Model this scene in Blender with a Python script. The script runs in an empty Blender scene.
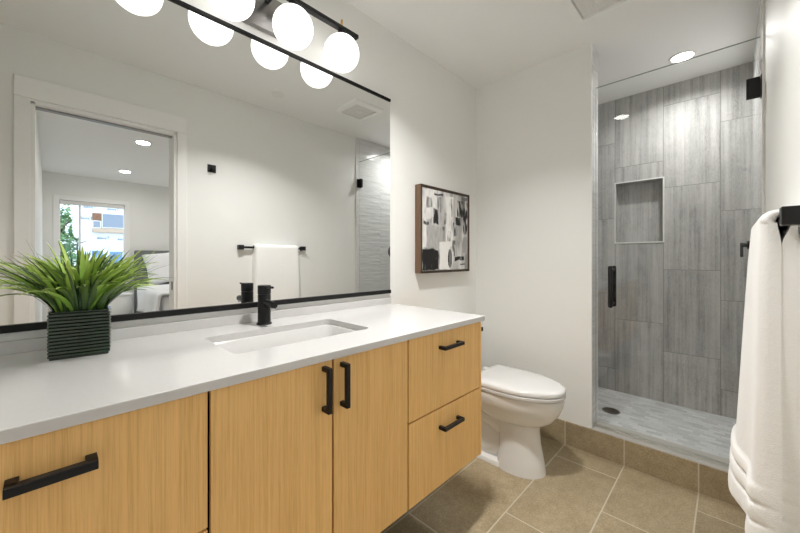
import bpy, bmesh, math, random
from mathutils import Vector, Matrix, noise as mnoise

random.seed(7)
SC = bpy.context.scene
COL = SC.collection
PI = math.pi

# ------------------------------------------------------------------ camera, world, exposure
# All builders below use plan coordinates (x along the mirror wall, y away from the mirror, z up);
# finish() turns them into Blender's right-handed frame by y -> -y.
YAW = math.atan2(328.5, 338.5)
cam_data = bpy.data.cameras.new('camera')
cam_data.sensor_fit = 'HORIZONTAL'
cam_data.sensor_width = 36.0
cam_data.lens = 338.5 / 800.0 * 36.0
cam_data.shift_y = -8.5 / 800.0
cam_data.clip_start = 0.01
cam = bpy.data.objects.new('camera', cam_data)
COL.objects.link(cam)
cam.location = (0.0, -1.37, 1.16)
cam.rotation_euler = (PI / 2, 0, YAW - PI / 2)
SC.camera = cam

SC.view_settings.view_transform = 'Standard'
SC.view_settings.look = 'None'
SC.view_settings.gamma = 1.0
SC.view_settings.use_curve_mapping = False
SC.view_settings.exposure = 0.16
SC.cycles.max_bounces = 18
SC.cycles.diffuse_bounces = 14
SC.cycles.glossy_bounces = 8
SC.cycles.transparent_max_bounces = 16
SC.cycles.sample_clamp_indirect = 6.0

world = bpy.data.worlds.new('sky')
SC.world = world
world.use_nodes = True
bg = world.node_tree.nodes['Background']
bg.inputs['Color'].default_value = (0.72, 0.86, 1.0, 1)
bg.inputs['Strength'].default_value = 3.0

sun_d = bpy.data.lights.new('sun', 'SUN')
sun_d.energy = 2.0
sun_d.angle = 0.02
sun = bpy.data.objects.new('sun', sun_d)
COL.objects.link(sun)
sun.rotation_euler = (math.radians(50), 0, math.radians(25))   # falls on the house outside, not into the room

GLOBE_STRENGTH = 1.35
GLOBE_COLOR = (1.0, 0.985, 0.965)
BATH_LIGHT_W = 15.0
SHOWER_LIGHT_W = 7.8
BED_LIGHT_W = 6.5


def area_lamp(name, x, y, z, power, size, color, spread=170):
    d = bpy.data.lights.new(name, 'AREA')
    d.shape = 'DISK'
    d.size = size
    d.energy = power
    d.color = color
    d.spread = math.radians(spread)
    o = bpy.data.objects.new(name, d)
    COL.objects.link(o)
    o.location = (x, -y, z)
    return o


area_lamp('bath_downlight_lamp', 0.99, 0.675, 2.425, BATH_LIGHT_W, 0.12, (1.0, 0.99, 0.975), 123)
area_lamp('shower_downlight_lamp', 2.79, 1.16, 2.425, SHOWER_LIGHT_W, 0.12, (1.0, 0.99, 0.975), 155)
for bx, by in ((0.705, 3.27), (0.756, 5.0), (2.4, 3.27), (2.4, 5.0)):
    area_lamp('bedroom_downlight_lamp', bx, by, 2.425, BED_LIGHT_W, 0.12, (1.0, 0.96, 0.92))

# ------------------------------------------------------------------ node helpers


class NT:
    def __init__(self, name):
        self.mat = bpy.data.materials.new(name)
        self.mat.use_nodes = True
        self.t = self.mat.node_tree
        self.b = self.t.nodes['Principled BSDF']
        self.out = self.t.nodes['Material Output']

    def n(self, kind, **kw):
        nd = self.t.nodes.new(kind)
        for k, v in kw.items():
            setattr(nd, k, v)
        return nd

    def put(self, sock, v):
        if hasattr(v, 'is_linked') or isinstance(v, bpy.types.NodeSocket):
            self.t.links.new(v, sock)
        elif isinstance(v, (tuple, list)) and len(v) == 3 and sock.type == 'RGBA':
            sock.default_value = (*v, 1)
        else:
            sock.default_value = v

    def m(self, op, a, b=0.0, c=None):
        nd = self.n('ShaderNodeMath', operation=op)
        self.put(nd.inputs[0], a)
        self.put(nd.inputs[1], b)
        if c is not None:
            self.put(nd.inputs[2], c)
        return nd.outputs[0]

    def mix(self, f, a, b, blend='MIX'):
        nd = self.n('ShaderNodeMix', data_type='RGBA', blend_type=blend)
        self.put(nd.inputs[0], f)
        self.put(nd.inputs[6], a)
        self.put(nd.inputs[7], b)
        return nd.outputs[2]

    def ramp(self, f, stops):
        nd = self.n('ShaderNodeValToRGB')
        e = nd.color_ramp.elements
        while len(e) < len(stops):
            e.new(0.5)
        for el, (p, c) in zip(e, stops):
            el.position = p
            el.color = (*c, 1)
        self.put(nd.inputs[0], f)
        return nd.outputs[0]

    def xyz(self):
        g = self.n('ShaderNodeNewGeometry')
        s = self.n('ShaderNodeSeparateXYZ')
        self.t.links.new(g.outputs['Position'], s.inputs[0])
        return s.outputs[0], self.m('MULTIPLY', s.outputs[1], -1.0), s.outputs[2]

    def obj(self):
        g = self.n('ShaderNodeTexCoord')
        return g.outputs['Object']

    def comb(self, x, y, z):
        nd = self.n('ShaderNodeCombineXYZ')
        for i, v in enumerate((x, y, z)):
            self.put(nd.inputs[i], v)
        return nd.outputs[0]

    def vscale(self, v, s):
        nd = self.n('ShaderNodeVectorMath', operation='MULTIPLY')
        self.put(nd.inputs[0], v)
        nd.inputs[1].default_value = s
        return nd.outputs[0]

    def vadd(self, v, w):
        nd = self.n('ShaderNodeVectorMath', operation='ADD')
        self.put(nd.inputs[0], v)
        self.put(nd.inputs[1], w)
        return nd.outputs[0]

    def noise(self, vec, scale=5.0, detail=4.0, rough=0.5, color=False):
        nd = self.n('ShaderNodeTexNoise')
        self.put(nd.inputs['Vector'], vec)
        nd.inputs['Scale'].default_value = scale
        nd.inputs['Detail'].default_value = detail
        nd.inputs['Roughness'].default_value = rough
        return nd.outputs['Color' if color else 'Fac']

    def white(self, vec):
        nd = self.n('ShaderNodeTexWhiteNoise', noise_dimensions='3D')
        self.put(nd.inputs['Vector'], vec)
        return nd.outputs['Value'], nd.outputs['Color']

    def bump(self, h, strength=0.3, dist=0.01):
        nd = self.n('ShaderNodeBump')
        nd.inputs['Strength'].default_value = strength
        nd.inputs['Distance'].default_value = dist
        self.put(nd.inputs['Height'], h)
        self.t.links.new(nd.outputs[0], self.b.inputs['Normal'])

    def set(self, color=None, rough=None, metal=None, spec=None, **kw):
        if color is not None:
            self.put(self.b.inputs['Base Color'], color)
        if rough is not None:
            self.put(self.b.inputs['Roughness'], rough)
        if metal is not None:
            self.b.inputs['Metallic'].default_value = metal
        if spec is not None:
            self.b.inputs['Specular IOR Level'].default_value = spec
        for k, v in kw.items():
            self.put(self.b.inputs[k], v)
        return self.mat

    def tiles(self, u, v, lu, lv, u0, v0, shift, grout):
        """grout mask (1 on the joints) and per-tile random of a running bond: length lu along u, rows lv along v."""
        row = self.m('FLOOR', self.m('DIVIDE', self.m('SUBTRACT', v, v0), lv))
        uu = self.m('ADD', self.m('DIVIDE', self.m('SUBTRACT', u, u0), lu), self.m('MULTIPLY', row, shift))
        cu = self.m('FLOOR', uu)
        fu = self.m('ABSOLUTE', self.m('SUBTRACT', self.m('FRACT', uu), 0.5))
        fv = self.m('ABSOLUTE', self.m('SUBTRACT', self.m('FRACT', self.m('DIVIDE', self.m('SUBTRACT', v, v0), lv)), 0.5))
        du = self.m('MULTIPLY', self.m('SUBTRACT', 0.5, fu), lu)
        dv = self.m('MULTIPLY', self.m('SUBTRACT', 0.5, fv), lv)
        d = self.m('MINIMUM', du, dv)
        mr = self.n('ShaderNodeMapRange')
        mr.clamp = True
        self.put(mr.inputs[0], d)
        mr.inputs[1].default_value = grout * 0.35
        mr.inputs[2].default_value = grout * 0.65
        mr.inputs[3].default_value = 1.0
        mr.inputs[4].default_value = 0.0
        rv, rc = self.white(self.comb(cu, row, 0.37))
        return mr.outputs[0], rv, rc


def plain(name, color, rough=0.5, metal=0.0, spec=0.5, wear=0.0, scale=40):
    k = NT(name)
    if wear:
        nz = k.noise(k.obj(), scale, 3)
        c2 = tuple(max(0, c * (1 - wear)) for c in color)
        col = k.mix(nz, color, c2)
        return k.set(col, rough, metal, spec)
    return k.set(color, rough, metal, spec)


def paint_mat(name, color, rough=0.5):
    k = NT(name)
    x, y, z = k.xyz()
    p = k.comb(x, y, z)
    k.bump(k.noise(p, 260, 3), 0.04, 0.002)
    return k.set(color, rough, 0.0, 0.35)


def thin_glass(name, tint):
    k = NT(name)
    g = k.n('ShaderNodeNewGeometry')
    dp = k.n('ShaderNodeVectorMath', operation='DOT_PRODUCT')
    k.put(dp.inputs[0], g.outputs['Incoming'])
    k.put(dp.inputs[1], g.outputs['Normal'])
    c = k.m('ABSOLUTE', dp.outputs['Value'])
    f = k.m('ADD', 0.04, k.m('MULTIPLY', 0.96, k.m('POWER', k.m('SUBTRACT', 1.0, c), 5.0)))
    tr = k.n('ShaderNodeBsdfTransparent')
    tr.inputs[0].default_value = (*tint, 1)
    gl = k.n('ShaderNodeBsdfGlossy')
    gl.inputs['Roughness'].default_value = 0.0
    mx = k.n('ShaderNodeMixShader')
    k.put(mx.inputs[0], f)
    k.t.links.new(tr.outputs[0], mx.inputs[1])
    k.t.links.new(gl.outputs[0], mx.inputs[2])
    k.t.links.new(mx.outputs[0], k.out.inputs[0])
    return k.mat


def emit_mat(name, color, strength):
    k = NT(name)
    k.set(color, 0.3)
    k.put(k.b.inputs['Emission Color'], color)
    k.b.inputs['Emission Strength'].default_value = strength
    return k.mat


def wood_mat(name, light, dark, grain=1.0, rough=0.42):
    k = NT(name)
    x, y, z = k.xyz()
    rnd = k.n('ShaderNodeObjectInfo').outputs['Random']
    off = k.m('MULTIPLY', rnd, 7.0)
    p = k.comb(k.m('ADD', x, off), k.m('ADD', y, off), z)
    a = k.noise(k.vscale(p, (240 * grain, 240 * grain, 3.0)), 1.0, 3, 0.6)
    b = k.noise(k.vscale(p, (45 * grain, 45 * grain, 0.9)), 1.0, 3, 0.55)
    c = k.noise(k.vscale(p, (650 * grain, 650 * grain, 16.0)), 1.0, 2, 0.5)
    f = k.m('ADD', k.m('ADD', k.m('MULTIPLY', a, 0.5), k.m('MULTIPLY', b, 0.2)), k.m('MULTIPLY', c, 0.3))
    col = k.ramp(f, [(0.38, dark), (0.53, light), (0.72, tuple(min(1, v * 1.12) for v in light))])
    k.bump(a, 0.08, 0.002)
    return k.set(col, rough, 0.0, 0.4)


M = {}
M['wall'] = paint_mat('wall_paint', (0.825, 0.825, 0.803), 0.55)
M['ceiling'] = paint_mat('ceiling_paint', (0.86, 0.86, 0.845), 0.7)
M['trim'] = plain('trim_paint', (0.87, 0.865, 0.85), 0.35)
M['black'] = plain('matte_black_metal', (0.009, 0.009, 0.010), 0.42, 0.0, 0.35, 0.3)
M['black_gloss'] = plain('black_rail', (0.008, 0.008, 0.008), 0.45, 0.0, 0.25)
M['gunmetal'] = plain('brushed_dark_metal', (0.34, 0.33, 0.32), 0.35, 1.0, 0.5, 0.2)
M['chrome'] = plain('chrome', (0.75, 0.75, 0.76), 0.12, 1.0)
M['alu'] = plain('satin_aluminium', (0.72, 0.71, 0.69), 0.3, 1.0)
M['white_metal'] = plain('pale_edge_trim', (0.78, 0.77, 0.75), 0.35, 0.3)
M['brass'] = plain('brass', (0.75, 0.47, 0.17), 0.25, 1.0)
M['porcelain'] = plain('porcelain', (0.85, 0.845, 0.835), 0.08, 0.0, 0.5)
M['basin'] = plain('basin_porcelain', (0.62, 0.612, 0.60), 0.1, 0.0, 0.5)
M['seat'] = plain('seat_plastic', (0.70, 0.695, 0.685), 0.2, 0.0, 0.5)
M['mirror'] = plain('mirror_silver', (0.86, 0.87, 0.865), 0.0, 1.0)
M['dark'] = plain('shadow_gap_core', (0.012, 0.010, 0.008), 0.8)
M['wood'] = wood_mat('rift_oak', (0.88, 0.55, 0.215), (0.74, 0.435, 0.15))
M['walnut'] = wood_mat('walnut_frame', (0.17, 0.10, 0.06), (0.085, 0.05, 0.03))
M['walnut_dark'] = wood_mat('dark_frame_face', (0.045, 0.028, 0.018), (0.02, 0.012, 0.008))
M['glass'] = thin_glass('clear_shower_glass', (0.985, 0.992, 0.988))
M['glass_edge'] = plain('polished_glass_edge', (0.30, 0.34, 0.32), 0.1, 0.0, 0.8)
M['window_glass'] = thin_glass('window_glass', (0.98, 0.99, 0.99))
M['globe'] = emit_mat('opal_globe', GLOBE_COLOR, GLOBE_STRENGTH)
M['lamp_disc'] = emit_mat('downlight_lens', (1.0, 0.97, 0.93), 14.0)
M['plastic'] = plain('white_plastic', (0.80, 0.795, 0.775), 0.4)
M['grille'] = plain('fan_grille', (0.74, 0.73, 0.705), 0.5)

k = NT('quartz_counter')
x, y, z = k.xyz()
nz = k.noise(k.comb(x, y, z), 90, 5, 0.7)
M['quartz'] = k.set(k.mix(nz, (0.625, 0.615, 0.605), (0.575, 0.567, 0.558)), 0.16, 0.0, 0.5)

k = NT('curb_stone')
x, y, z = k.xyz()
nz = k.noise(k.comb(x, y, z), 60, 5, 0.7)
M['curb_stone'] = k.set(k.mix(nz, (0.50, 0.48, 0.44), (0.40, 0.38, 0.35)), 0.3, 0.0, 0.5)


def stone_tile(name, ua, va, lu, lv, u0, v0, shift, grout_w, grout_c):
    k = NT(name)
    x, y, z = k.xyz()
    ax = {'x': x, 'y': y, 'z': z}
    g, rv, rc = k.tiles(ax[ua], ax[va], lu, lv, u0, v0, shift, grout_w)
    p = k.vadd(k.comb(x, y, z), k.vscale(rc, (5, 5, 5)))
    big = k.noise(p, 4.5, 5, 0.6)
    mid = k.noise(p, 22, 5, 0.65)
    fine = k.noise(p, 130, 4, 0.75)
    f = k.m('ADD', k.m('ADD', k.m('MULTIPLY', big, 0.22), k.m('MULTIPLY', mid, 0.23)), k.m('MULTIPLY', fine, 0.55))
    col = k.ramp(f, [(0.38, (0.25, 0.190, 0.108)), (0.5, (0.35, 0.278, 0.172)), (0.62, (0.46, 0.375, 0.245))])
    br = k.m('ADD', 0.93, k.m('MULTIPLY', rv, 0.14))
    col = k.mix(1.0, col, k.comb(br, br, br), 'MULTIPLY')
    col = k.mix(g, col, grout_c)
    k.bump(k.m('SUBTRACT', k.m('MULTIPLY', fine, 0.15), g), 0.35, 0.002)
    rough = k.m('ADD', 0.30, k.m('MULTIPLY', mid, 0.25))
    return k.set(col, rough, 0.0, 0.5)


M['floor'] = stone_tile('floor_tile', 'x', 'y', 0.622, 0.3125, 2.067, 0.639, 0.5, 0.006, (0.55, 0.49, 0.37))
M['base_tile'] = stone_tile('base_tile', 'y', 'z', 0.3125, 4.0, 0.639, -1.0, 0.0, 0.006, (0.55, 0.49, 0.37))

k = NT('grey_striated_tile')
x, y, z = k.xyz()
g, rv, rc = k.tiles(z, y, 0.608, 0.3105, 1.885, 0.711, 0.3333, 0.004)
# the shift: each column of tiles drops by a third of a tile
p = k.vadd(k.comb(x, y, z), k.vscale(rc, (9, 9, 9)))
s1 = k.noise(k.vscale(p, (55, 55, 1.8)), 1.0, 4, 0.65)
s2 = k.noise(k.vscale(p, (20, 20, 0.5)), 1.0, 2, 0.5)
s3 = k.noise(k.vscale(p, (170, 170, 60)), 1.0, 3, 0.7)
cl = k.noise(k.vscale(p, (9, 9, 5)), 1.0, 6, 0.7)
f = k.m('ADD', k.m('ADD', k.m('MULTIPLY', s1, 0.30), k.m('MULTIPLY', s2, 0.26)), k.m('ADD', k.m('MULTIPLY', s3, 0.2), k.m('MULTIPLY', cl, 0.24)))
col = k.ramp(f, [(0.37, (0.19, 0.188, 0.180)), (0.46, (0.34, 0.336, 0.325)), (0.54, (0.44, 0.435, 0.422)), (0.64, (0.54, 0.532, 0.515))])
br = k.m('ADD', 0.94, k.m('MULTIPLY', rv, 0.12))
col = k.mix(1.0, col, k.comb(br, br, br), 'MULTIPLY')
col = k.mix(g, col, (0.22, 0.217, 0.21))
k.bump(k.m('SUBTRACT', k.m('MULTIPLY', s1, 0.2), g), 0.3, 0.002)
M['shower_tile'] = k.set(col, 0.55, 0.0, 0.35)

k = NT('shower_mosaic')
x, y, z = k.xyz()
g, rv, rc = k.tiles(y, x, 0.075, 0.032, 0.0, 0.0, 0.37, 0.003)
p = k.comb(x, y, z)
nz = k.noise(k.vscale(k.vadd(p, k.vscale(rc, (3, 3, 3))), (70, 30, 30)), 1.0, 5, 0.7)
f = k.m('ADD', k.m('MULTIPLY', rv, 0.55), k.m('MULTIPLY', nz, 0.45))
col = k.ramp(f, [(0.2, (0.44, 0.45, 0.455)), (0.5, (0.58, 0.59, 0.60)), (0.85, (0.70, 0.705, 0.71))])
col = k.mix(g, col, (0.50, 0.50, 0.49))
k.bump(k.m('SUBTRACT', 1.0, g), 0.2, 0.001)
M['mosaic'] = k.set(col, 0.35, 0.0, 0.5)

k = NT('white_wavy_tile')
x, y, z = k.xyz()
g, rv, rc = k.tiles(k.m('ADD', x, y), z, 0.305, 0.0765, 0.12, 0.09, 0.0, 0.0025)
p = k.vadd(k.comb(x, y, z), k.vscale(rc, (0.4, 0.4, 0.02)))
w = k.noise(k.vscale(p, (4.5, 4.5, 26)), 1.0, 2, 0.4)
k.bump(k.m('SUBTRACT', w, k.m('MULTIPLY', g, 0.15)), 0.6, 0.012)
M['wavy_tile'] = k.set(k.mix(g, (0.70, 0.70, 0.69), (0.55, 0.55, 0.54)), 0.08, 0.0, 0.5)

k = NT('white_terry')
nz = k.noise(k.obj(), 420, 3, 0.7)
nb = k.noise(k.obj(), 40, 3, 0.6)
k.bump(k.m('ADD', k.m('MULTIPLY', nz, 0.6), nb), 0.4, 0.004)
k.b.inputs['Sheen Weight'].default_value = 0.4
k.b.inputs['Sheen Roughness'].default_value = 0.5
M['terry'] = k.set(k.mix(nz, (0.94, 0.935, 0.92), (0.87, 0.865, 0.85)), 0.95, 0.0, 0.1)

k = NT('bed_linen')
nz = k.noise(k.obj(), 9, 3, 0.6)
k.bump(nz, 0.25, 0.03)
M['linen'] = k.set((0.86, 0.86, 0.87), 0.9, 0.0, 0.1)
k = NT('grey_headboard_fabric')
nz = k.noise(k.obj(), 300, 2, 0.6)
M['headboard'] = k.set(k.mix(nz, (0.16, 0.17, 0.17), (0.23, 0.24, 0.24)), 0.9, 0.0, 0.1)
k = NT('bedroom_carpet')
nz = k.noise(k.obj(), 180, 3, 0.7)
M['carpet'] = k.set(k.mix(nz, (0.55, 0.53, 0.50), (0.45, 0.43, 0.40)), 0.95, 0.0, 0.1)

k = NT('green_glazed_ceramic')
nz = k.noise(k.obj(), 60, 3, 0.6)
k.b.inputs['IOR'].default_value = 1.6
M['pot'] = k.set(k.mix(nz, (0.007, 0.020, 0.010), (0.014, 0.032, 0.014)), 0.05, 0.0, 0.6)
M['soil'] = plain('soil', (0.20, 0.14, 0.05), 0.9, 0.0, 0.2, 0.6, 200)

k = NT('grass_leaf')
at = k.n('ShaderNodeAttribute', attribute_name='leaf')
sp = k.n('ShaderNodeSeparateColor')
k.t.links.new(at.outputs['Color'], sp.inputs[0])
bright_blade = k.ramp(sp.outputs[1], [(0.0, (0.03, 0.09, 0.012)), (0.4, (0.20, 0.37, 0.045)), (1.0, (0.56, 0.70, 0.17))])  # dark foot to bright tip: shading low in the tuft put into the colour
dark_blade = k.ramp(sp.outputs[1], [(0.0, (0.010, 0.03, 0.010)), (1.0, (0.03, 0.075, 0.03))])
M['leaf'] = k.set(k.mix(sp.outputs[0], bright_blade, dark_blade), 0.38, 0.0, 0.4)

k = NT('painted_canvas')
at = k.n('ShaderNodeAttribute', attribute_name='paint')
nz = k.noise(k.obj(), 160, 3, 0.6)
k.bump(nz, 0.2, 0.002)
M['canvas'] = k.set(at.outputs['Color'], 0.6, 0.0, 0.3)

M['canvas_edge'] = plain('canvas_edge', (0.62, 0.6, 0.56), 0.8)
M['wrap'] = plain('white_house_wrap', (0.80, 0.82, 0.85), 0.6, 0.0, 0.3, 0.06, 3)
M['wrap_ink'] = plain('wrap_ink', (0.12, 0.19, 0.30), 0.6)
M['siding'] = plain('brown_siding', (0.30, 0.15, 0.09), 0.8, 0.0, 0.2, 0.3, 6)
M['stucco'] = plain('tan_ledge', (0.62, 0.47, 0.36), 0.8, 0.0, 0.2, 0.2, 6)
M['grey_glass'] = plain('dim_window_pane', (0.23, 0.27, 0.34), 0.1, 0.0, 0.6)
M['blue_tarp'] = plain('blue_cladding', (0.20, 0.36, 0.58), 0.5, 0.0, 0.3, 0.3, 4)
M['bark'] = plain('bark', (0.12, 0.085, 0.055), 0.9, 0.0, 0.2, 0.4, 20)
k = NT('tree_leaf')
rr = k.n('ShaderNodeNewGeometry').outputs['Random Per Island']
M['tree_leaf'] = k.set(k.ramp(rr, [(0, (0.03, 0.10, 0.03)), (0.6, (0.10, 0.25, 0.07)), (1, (0.28, 0.42, 0.18))]), 0.5)
M['ground'] = plain('outside_ground', (0.30, 0.30, 0.28), 0.9, 0.0, 0.2, 0.4, 3)

# ------------------------------------------------------------------ mesh helpers


def BM():
    return bmesh.new()


def add_box(bm, x0, x1, y0, y1, z0, z1, bev=0.0, seg=2):
    t = bmesh.new()
    vs = [t.verts.new((x, y, z)) for x in (x0, x1) for y in (y0, y1) for z in (z0, z1)]
    for f in ((0, 1, 3, 2), (4, 6, 7, 5), (0, 4, 5, 1), (2, 3, 7, 6), (0, 2, 6, 4), (1, 5, 7, 3)):
        t.faces.new([vs[i] for i in f])
    bmesh.ops.recalc_face_normals(t, faces=t.faces[:])
    if bev > 0:
        bmesh.ops.bevel(t, geom=t.edges[:], offset=bev, segments=seg, profile=0.5, affect='EDGES')
    join(bm, t)
    return bm


def join(bm, t, mat=None):
    me = bpy.data.meshes.new('tmp')
    if mat is not None:
        bmesh.ops.transform(t, matrix=mat, verts=t.verts[:])
    t.to_mesh(me)
    bm.from_mesh(me)
    bpy.data.meshes.remove(me)
    t.free()


def frame_of(d):
    d = d.normalized()
    up = Vector((0, 0, 1)) if abs(d.z) < 0.9 else Vector((1, 0, 0))
    a = d.cross(up).normalized()
    b = d.cross(a).normalized()
    return a, b


def add_tube(bm, pts, rad, n=16, cap=True):
    pts = [Vector(p) for p in pts]
    if not isinstance(rad, (list, tuple)):
        rad = [rad] * len(pts)
    rings = []
    a = b = None
    for i, p in enumerate(pts):
        d = (pts[min(i + 1, len(pts) - 1)] - pts[max(i - 1, 0)])
        if a is None:
            a, b = frame_of(d)
        else:
            dn = d.normalized()
            a = (a - dn * a.dot(dn)).normalized()
            b = dn.cross(a).normalized()
        rings.append([bm.verts.new(p + (a * math.cos(2 * PI * j / n) + b * math.sin(2 * PI * j / n)) * rad[i]) for j in range(n)])
    for r0, r1 in zip(rings, rings[1:]):
        for j in range(n):
            bm.faces.new((r0[j], r0[(j + 1) % n], r1[(j + 1) % n], r1[j]))
    if cap:
        bm.faces.new(rings[0])
        bm.faces.new(rings[-1])
    return bm


def add_lathe(bm, prof, c=(0, 0, 0), axis='z', n=32):
    """profile of (radius, height) pairs turned about an axis through c"""
    rings = []
    for r, h in prof:
        ring = []
        if r < 1e-6:
            pts = [(0, 0, h)]
        else:
            pts = [(r * math.cos(2 * PI * j / n), r * math.sin(2 * PI * j / n), h) for j in range(n)]
        for (x, y, z) in pts:
            if axis == 'x':
                x, y, z = z, x, y
            elif axis == 'y':
                x, y, z = x, z, y
            ring.append(bm.verts.new((x + c[0], y + c[1], z + c[2])))
        rings.append(ring)
    for r0, r1 in zip(rings, rings[1:]):
        if len(r0) == 1 and len(r1) == 1:
            continue
        if len(r0) == 1:
            for j in range(n):
                bm.faces.new((r0[0], r1[j], r1[(j + 1) % n]))
        elif len(r1) == 1:
            for j in range(n):
                bm.faces.new((r0[j], r0[(j + 1) % n], r1[0]))
        else:
            for j in range(n):
                bm.faces.new((r0[j], r0[(j + 1) % n], r1[(j + 1) % n], r1[j]))
    if len(rings[0]) > 1:
        bm.faces.new(rings[0])
    if len(rings[-1]) > 1:
        bm.faces.new(rings[-1])
    return bm


def add_loft(bm, rings, cap0=True, cap1=True):
    vr = [[bm.verts.new(p) for p in r] for r in rings]
    n = len(vr[0])
    for r0, r1 in zip(vr, vr[1:]):
        for j in range(n):
            bm.faces.new((r0[j], r0[(j + 1) % n], r1[(j + 1) % n], r1[j]))
    if cap0:
        bm.faces.new(vr[0])
    if cap1:
        bm.faces.new(vr[-1])
    return bm


def rrect(x0, x1, y0, y1, r, z, k=6):
    pts = []
    for (cx, cy, a0) in ((x1 - r, y1 - r, 0), (x0 + r, y1 - r, PI / 2), (x0 + r, y0 + r, PI), (x1 - r, y0 + r, 1.5 * PI)):
        for i in range(k + 1):
            a = a0 + PI / 2 * i / k
            pts.append((cx + r * math.cos(a), cy + r * math.sin(a), z))
    return pts


def finish(name, bm, mat, parent=None, smooth=None, loc=(0, 0, 0)):
    for v in bm.verts:
        v.co.y = -v.co.y
    bmesh.ops.recalc_face_normals(bm, faces=bm.faces[:])
    me = bpy.data.meshes.new(name)
    bm.to_mesh(me)
    bm.free()
    me.materials.append(mat)
    if smooth is not None:
        me.polygons.foreach_set('use_smooth', [True] * len(me.polygons))
        me.set_sharp_from_angle(angle=math.radians(smooth))
    o = bpy.data.objects.new(name, me)
    COL.objects.link(o)
    o.location = (loc[0], -loc[1], loc[2])
    if parent is not None:
        o.parent = parent
    return o


def tag(o, label, cat, group=None):
    o['label'] = label
    o['category'] = cat
    if group:
        o['group'] = group
    return o


def thing(name, label, cat, loc=(0, 0, 0), group=None):
    o = bpy.data.objects.new(name, None)
    COL.objects.link(o)
    o.location = (loc[0], -loc[1], loc[2])
    return tag(o, label, cat, group)


def struct(name, bm, mat, smooth=None, parent=None):
    o = finish(name, bm, mat, parent, smooth)
    if parent is None:
        o['kind'] = 'structure'
    return o


def dup(root, loc, label=None):
    r = root.copy()
    COL.objects.link(r)
    r.location = (loc[0], -loc[1], loc[2])
    if label:
        r['label'] = label
    for ch in list(root.children):
        c = ch.copy()
        COL.objects.link(c)
        c.parent = r
        for g in ch.children:
            d = g.copy()
            COL.objects.link(d)
            d.parent = c
    return r


# ------------------------------------------------------------------ the room
CEIL = 2.44
XN, XS, XB = -0.27, 2.24, 3.18          # near wall, stub wall face, shower back wall
YR = 1.49                                # towel wall
DX0, DX1, DZ = -0.076, 0.621, 2.05       # doorway
ZF = 0.085                               # shower floor height

struct('floor', add_box(BM(), XN, XS + 0.02, 0.0, YR, -0.1, 0.0), M['floor'])
struct('ceiling', add_box(BM(), XN - 0.1, XB + 0.1, -0.1, YR + 0.12, CEIL, CEIL + 0.1), M['ceiling'])
struct('wall_left', add_box(BM(), XN - 0.1, XB + 0.1, -0.1, 0.0, -0.1, CEIL), M['wall'])
struct('wall_near', add_box(BM(), XN - 0.1, XN, 0.0, YR, -0.1, CEIL), M['wall'])
w = BM()
add_box(w, XN - 0.1, DX0, YR, YR + 0.12, -0.1, CEIL)
add_box(w, DX1, XB + 0.1, YR, YR + 0.12, -0.1, CEIL)
add_box(w, DX0, DX1, YR, YR + 0.12, DZ, CEIL)
struct('wall_right', w, M['wall'])
struct('wall_partition', add_box(BM(), XS, XS + 0.13, 0.0, 0.777, -0.1, CEIL), M['wall'])

# shower back wall with its niche
NY0, NY1, NZ0, NZ1 = 0.716, 1.018, 1.285, 1.757
w = BM()
add_box(w, XB, XB + 0.1, 0.0, NY0, -0.1, CEIL)
add_box(w, XB, XB + 0.1, NY1, YR, -0.1, CEIL)
add_box(w, XB, XB + 0.1, NY0, NY1, -0.1, NZ0)
add_box(w, XB, XB + 0.1, NY0, NY1, NZ1, CEIL)
add_box(w, XB + 0.09, XB + 0.1, NY0, NY1, NZ0, NZ1)
struct('wall_back', w, M['shower_tile'])
w = BM()
e = 0.009
for (a, b, c, d) in ((NY0 - e, NY0, NZ0 - e, NZ1 + e), (NY1, NY1 + e, NZ0 - e, NZ1 + e), (NY0, NY1, NZ0 - e, NZ0), (NY0, NY1, NZ1, NZ1 + e)):
    add_box(w, XB - 0.004, XB + 0.012, a, b, c, d, 0.001)
struct('trim_1', w, M['white_metal'])

# white wavy tile on the shower's side walls and the partition's end
struct('wall_shower_right', add_box(BM(), 2.262, XB, YR - 0.008, YR, 0.0, CEIL), M['wavy_tile'])
struct('wall_shower_left', add_box(BM(), XS + 0.138, XB, 0.0, 0.008, ZF, CEIL), M['wavy_tile'])
w = BM()
add_box(w, XS + 0.012, XS + 0.138, 0.777, 0.785, 0.145, CEIL)
add_box(w, XS + 0.13, XS + 0.138, 0.008, 0.777, ZF, CEIL)
struct('wall_partition_end', w, M['wavy_tile'])
w = BM()
add_box(w, XS - 0.001, XS + 0.012, 0.777, 0.786, 0.145, CEIL, 0.002)
struct('trim_2', w, M['trim'])
struct('trim_3', add_box(BM(), 2.254, 2.262, YR - 0.010, YR, 0.145, CEIL, 0.001), M['white_metal'])

# tiled base along the partition, the curb and the shower floor
struct('baseboard_back', add_box(BM(), XS - 0.010, XS, 0.0, 0.777, 0.0, 0.143, 0.0015), M['base_tile'])
struct('shower_curb', add_box(BM(), XS - 0.010, XS + 0.135, 0.777, YR, 0.0, 0.1425, 0.001), M['base_tile'])
struct('curb_cap', add_box(BM(), XS - 0.006, XS + 0.138, 0.785, YR - 0.008, 0.1425, 0.146, 0.001), M['curb_stone'])
struct('shower_floor', add_box(BM(), XS + 0.135, XB, 0.0, YR, -0.1, ZF), M['mosaic'])
struct('baseboard_left', add_box(BM(), 1.32, XS - 0.010, 0.0, 0.010, 0.0, 0.143, 0.0015), M['base_tile'])
struct('baseboard_right', add_box(BM(), DX1 + 0.075, XS - 0.010, YR - 0.010, YR, 0.0, 0.143, 0.0015), M['base_tile'])

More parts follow.
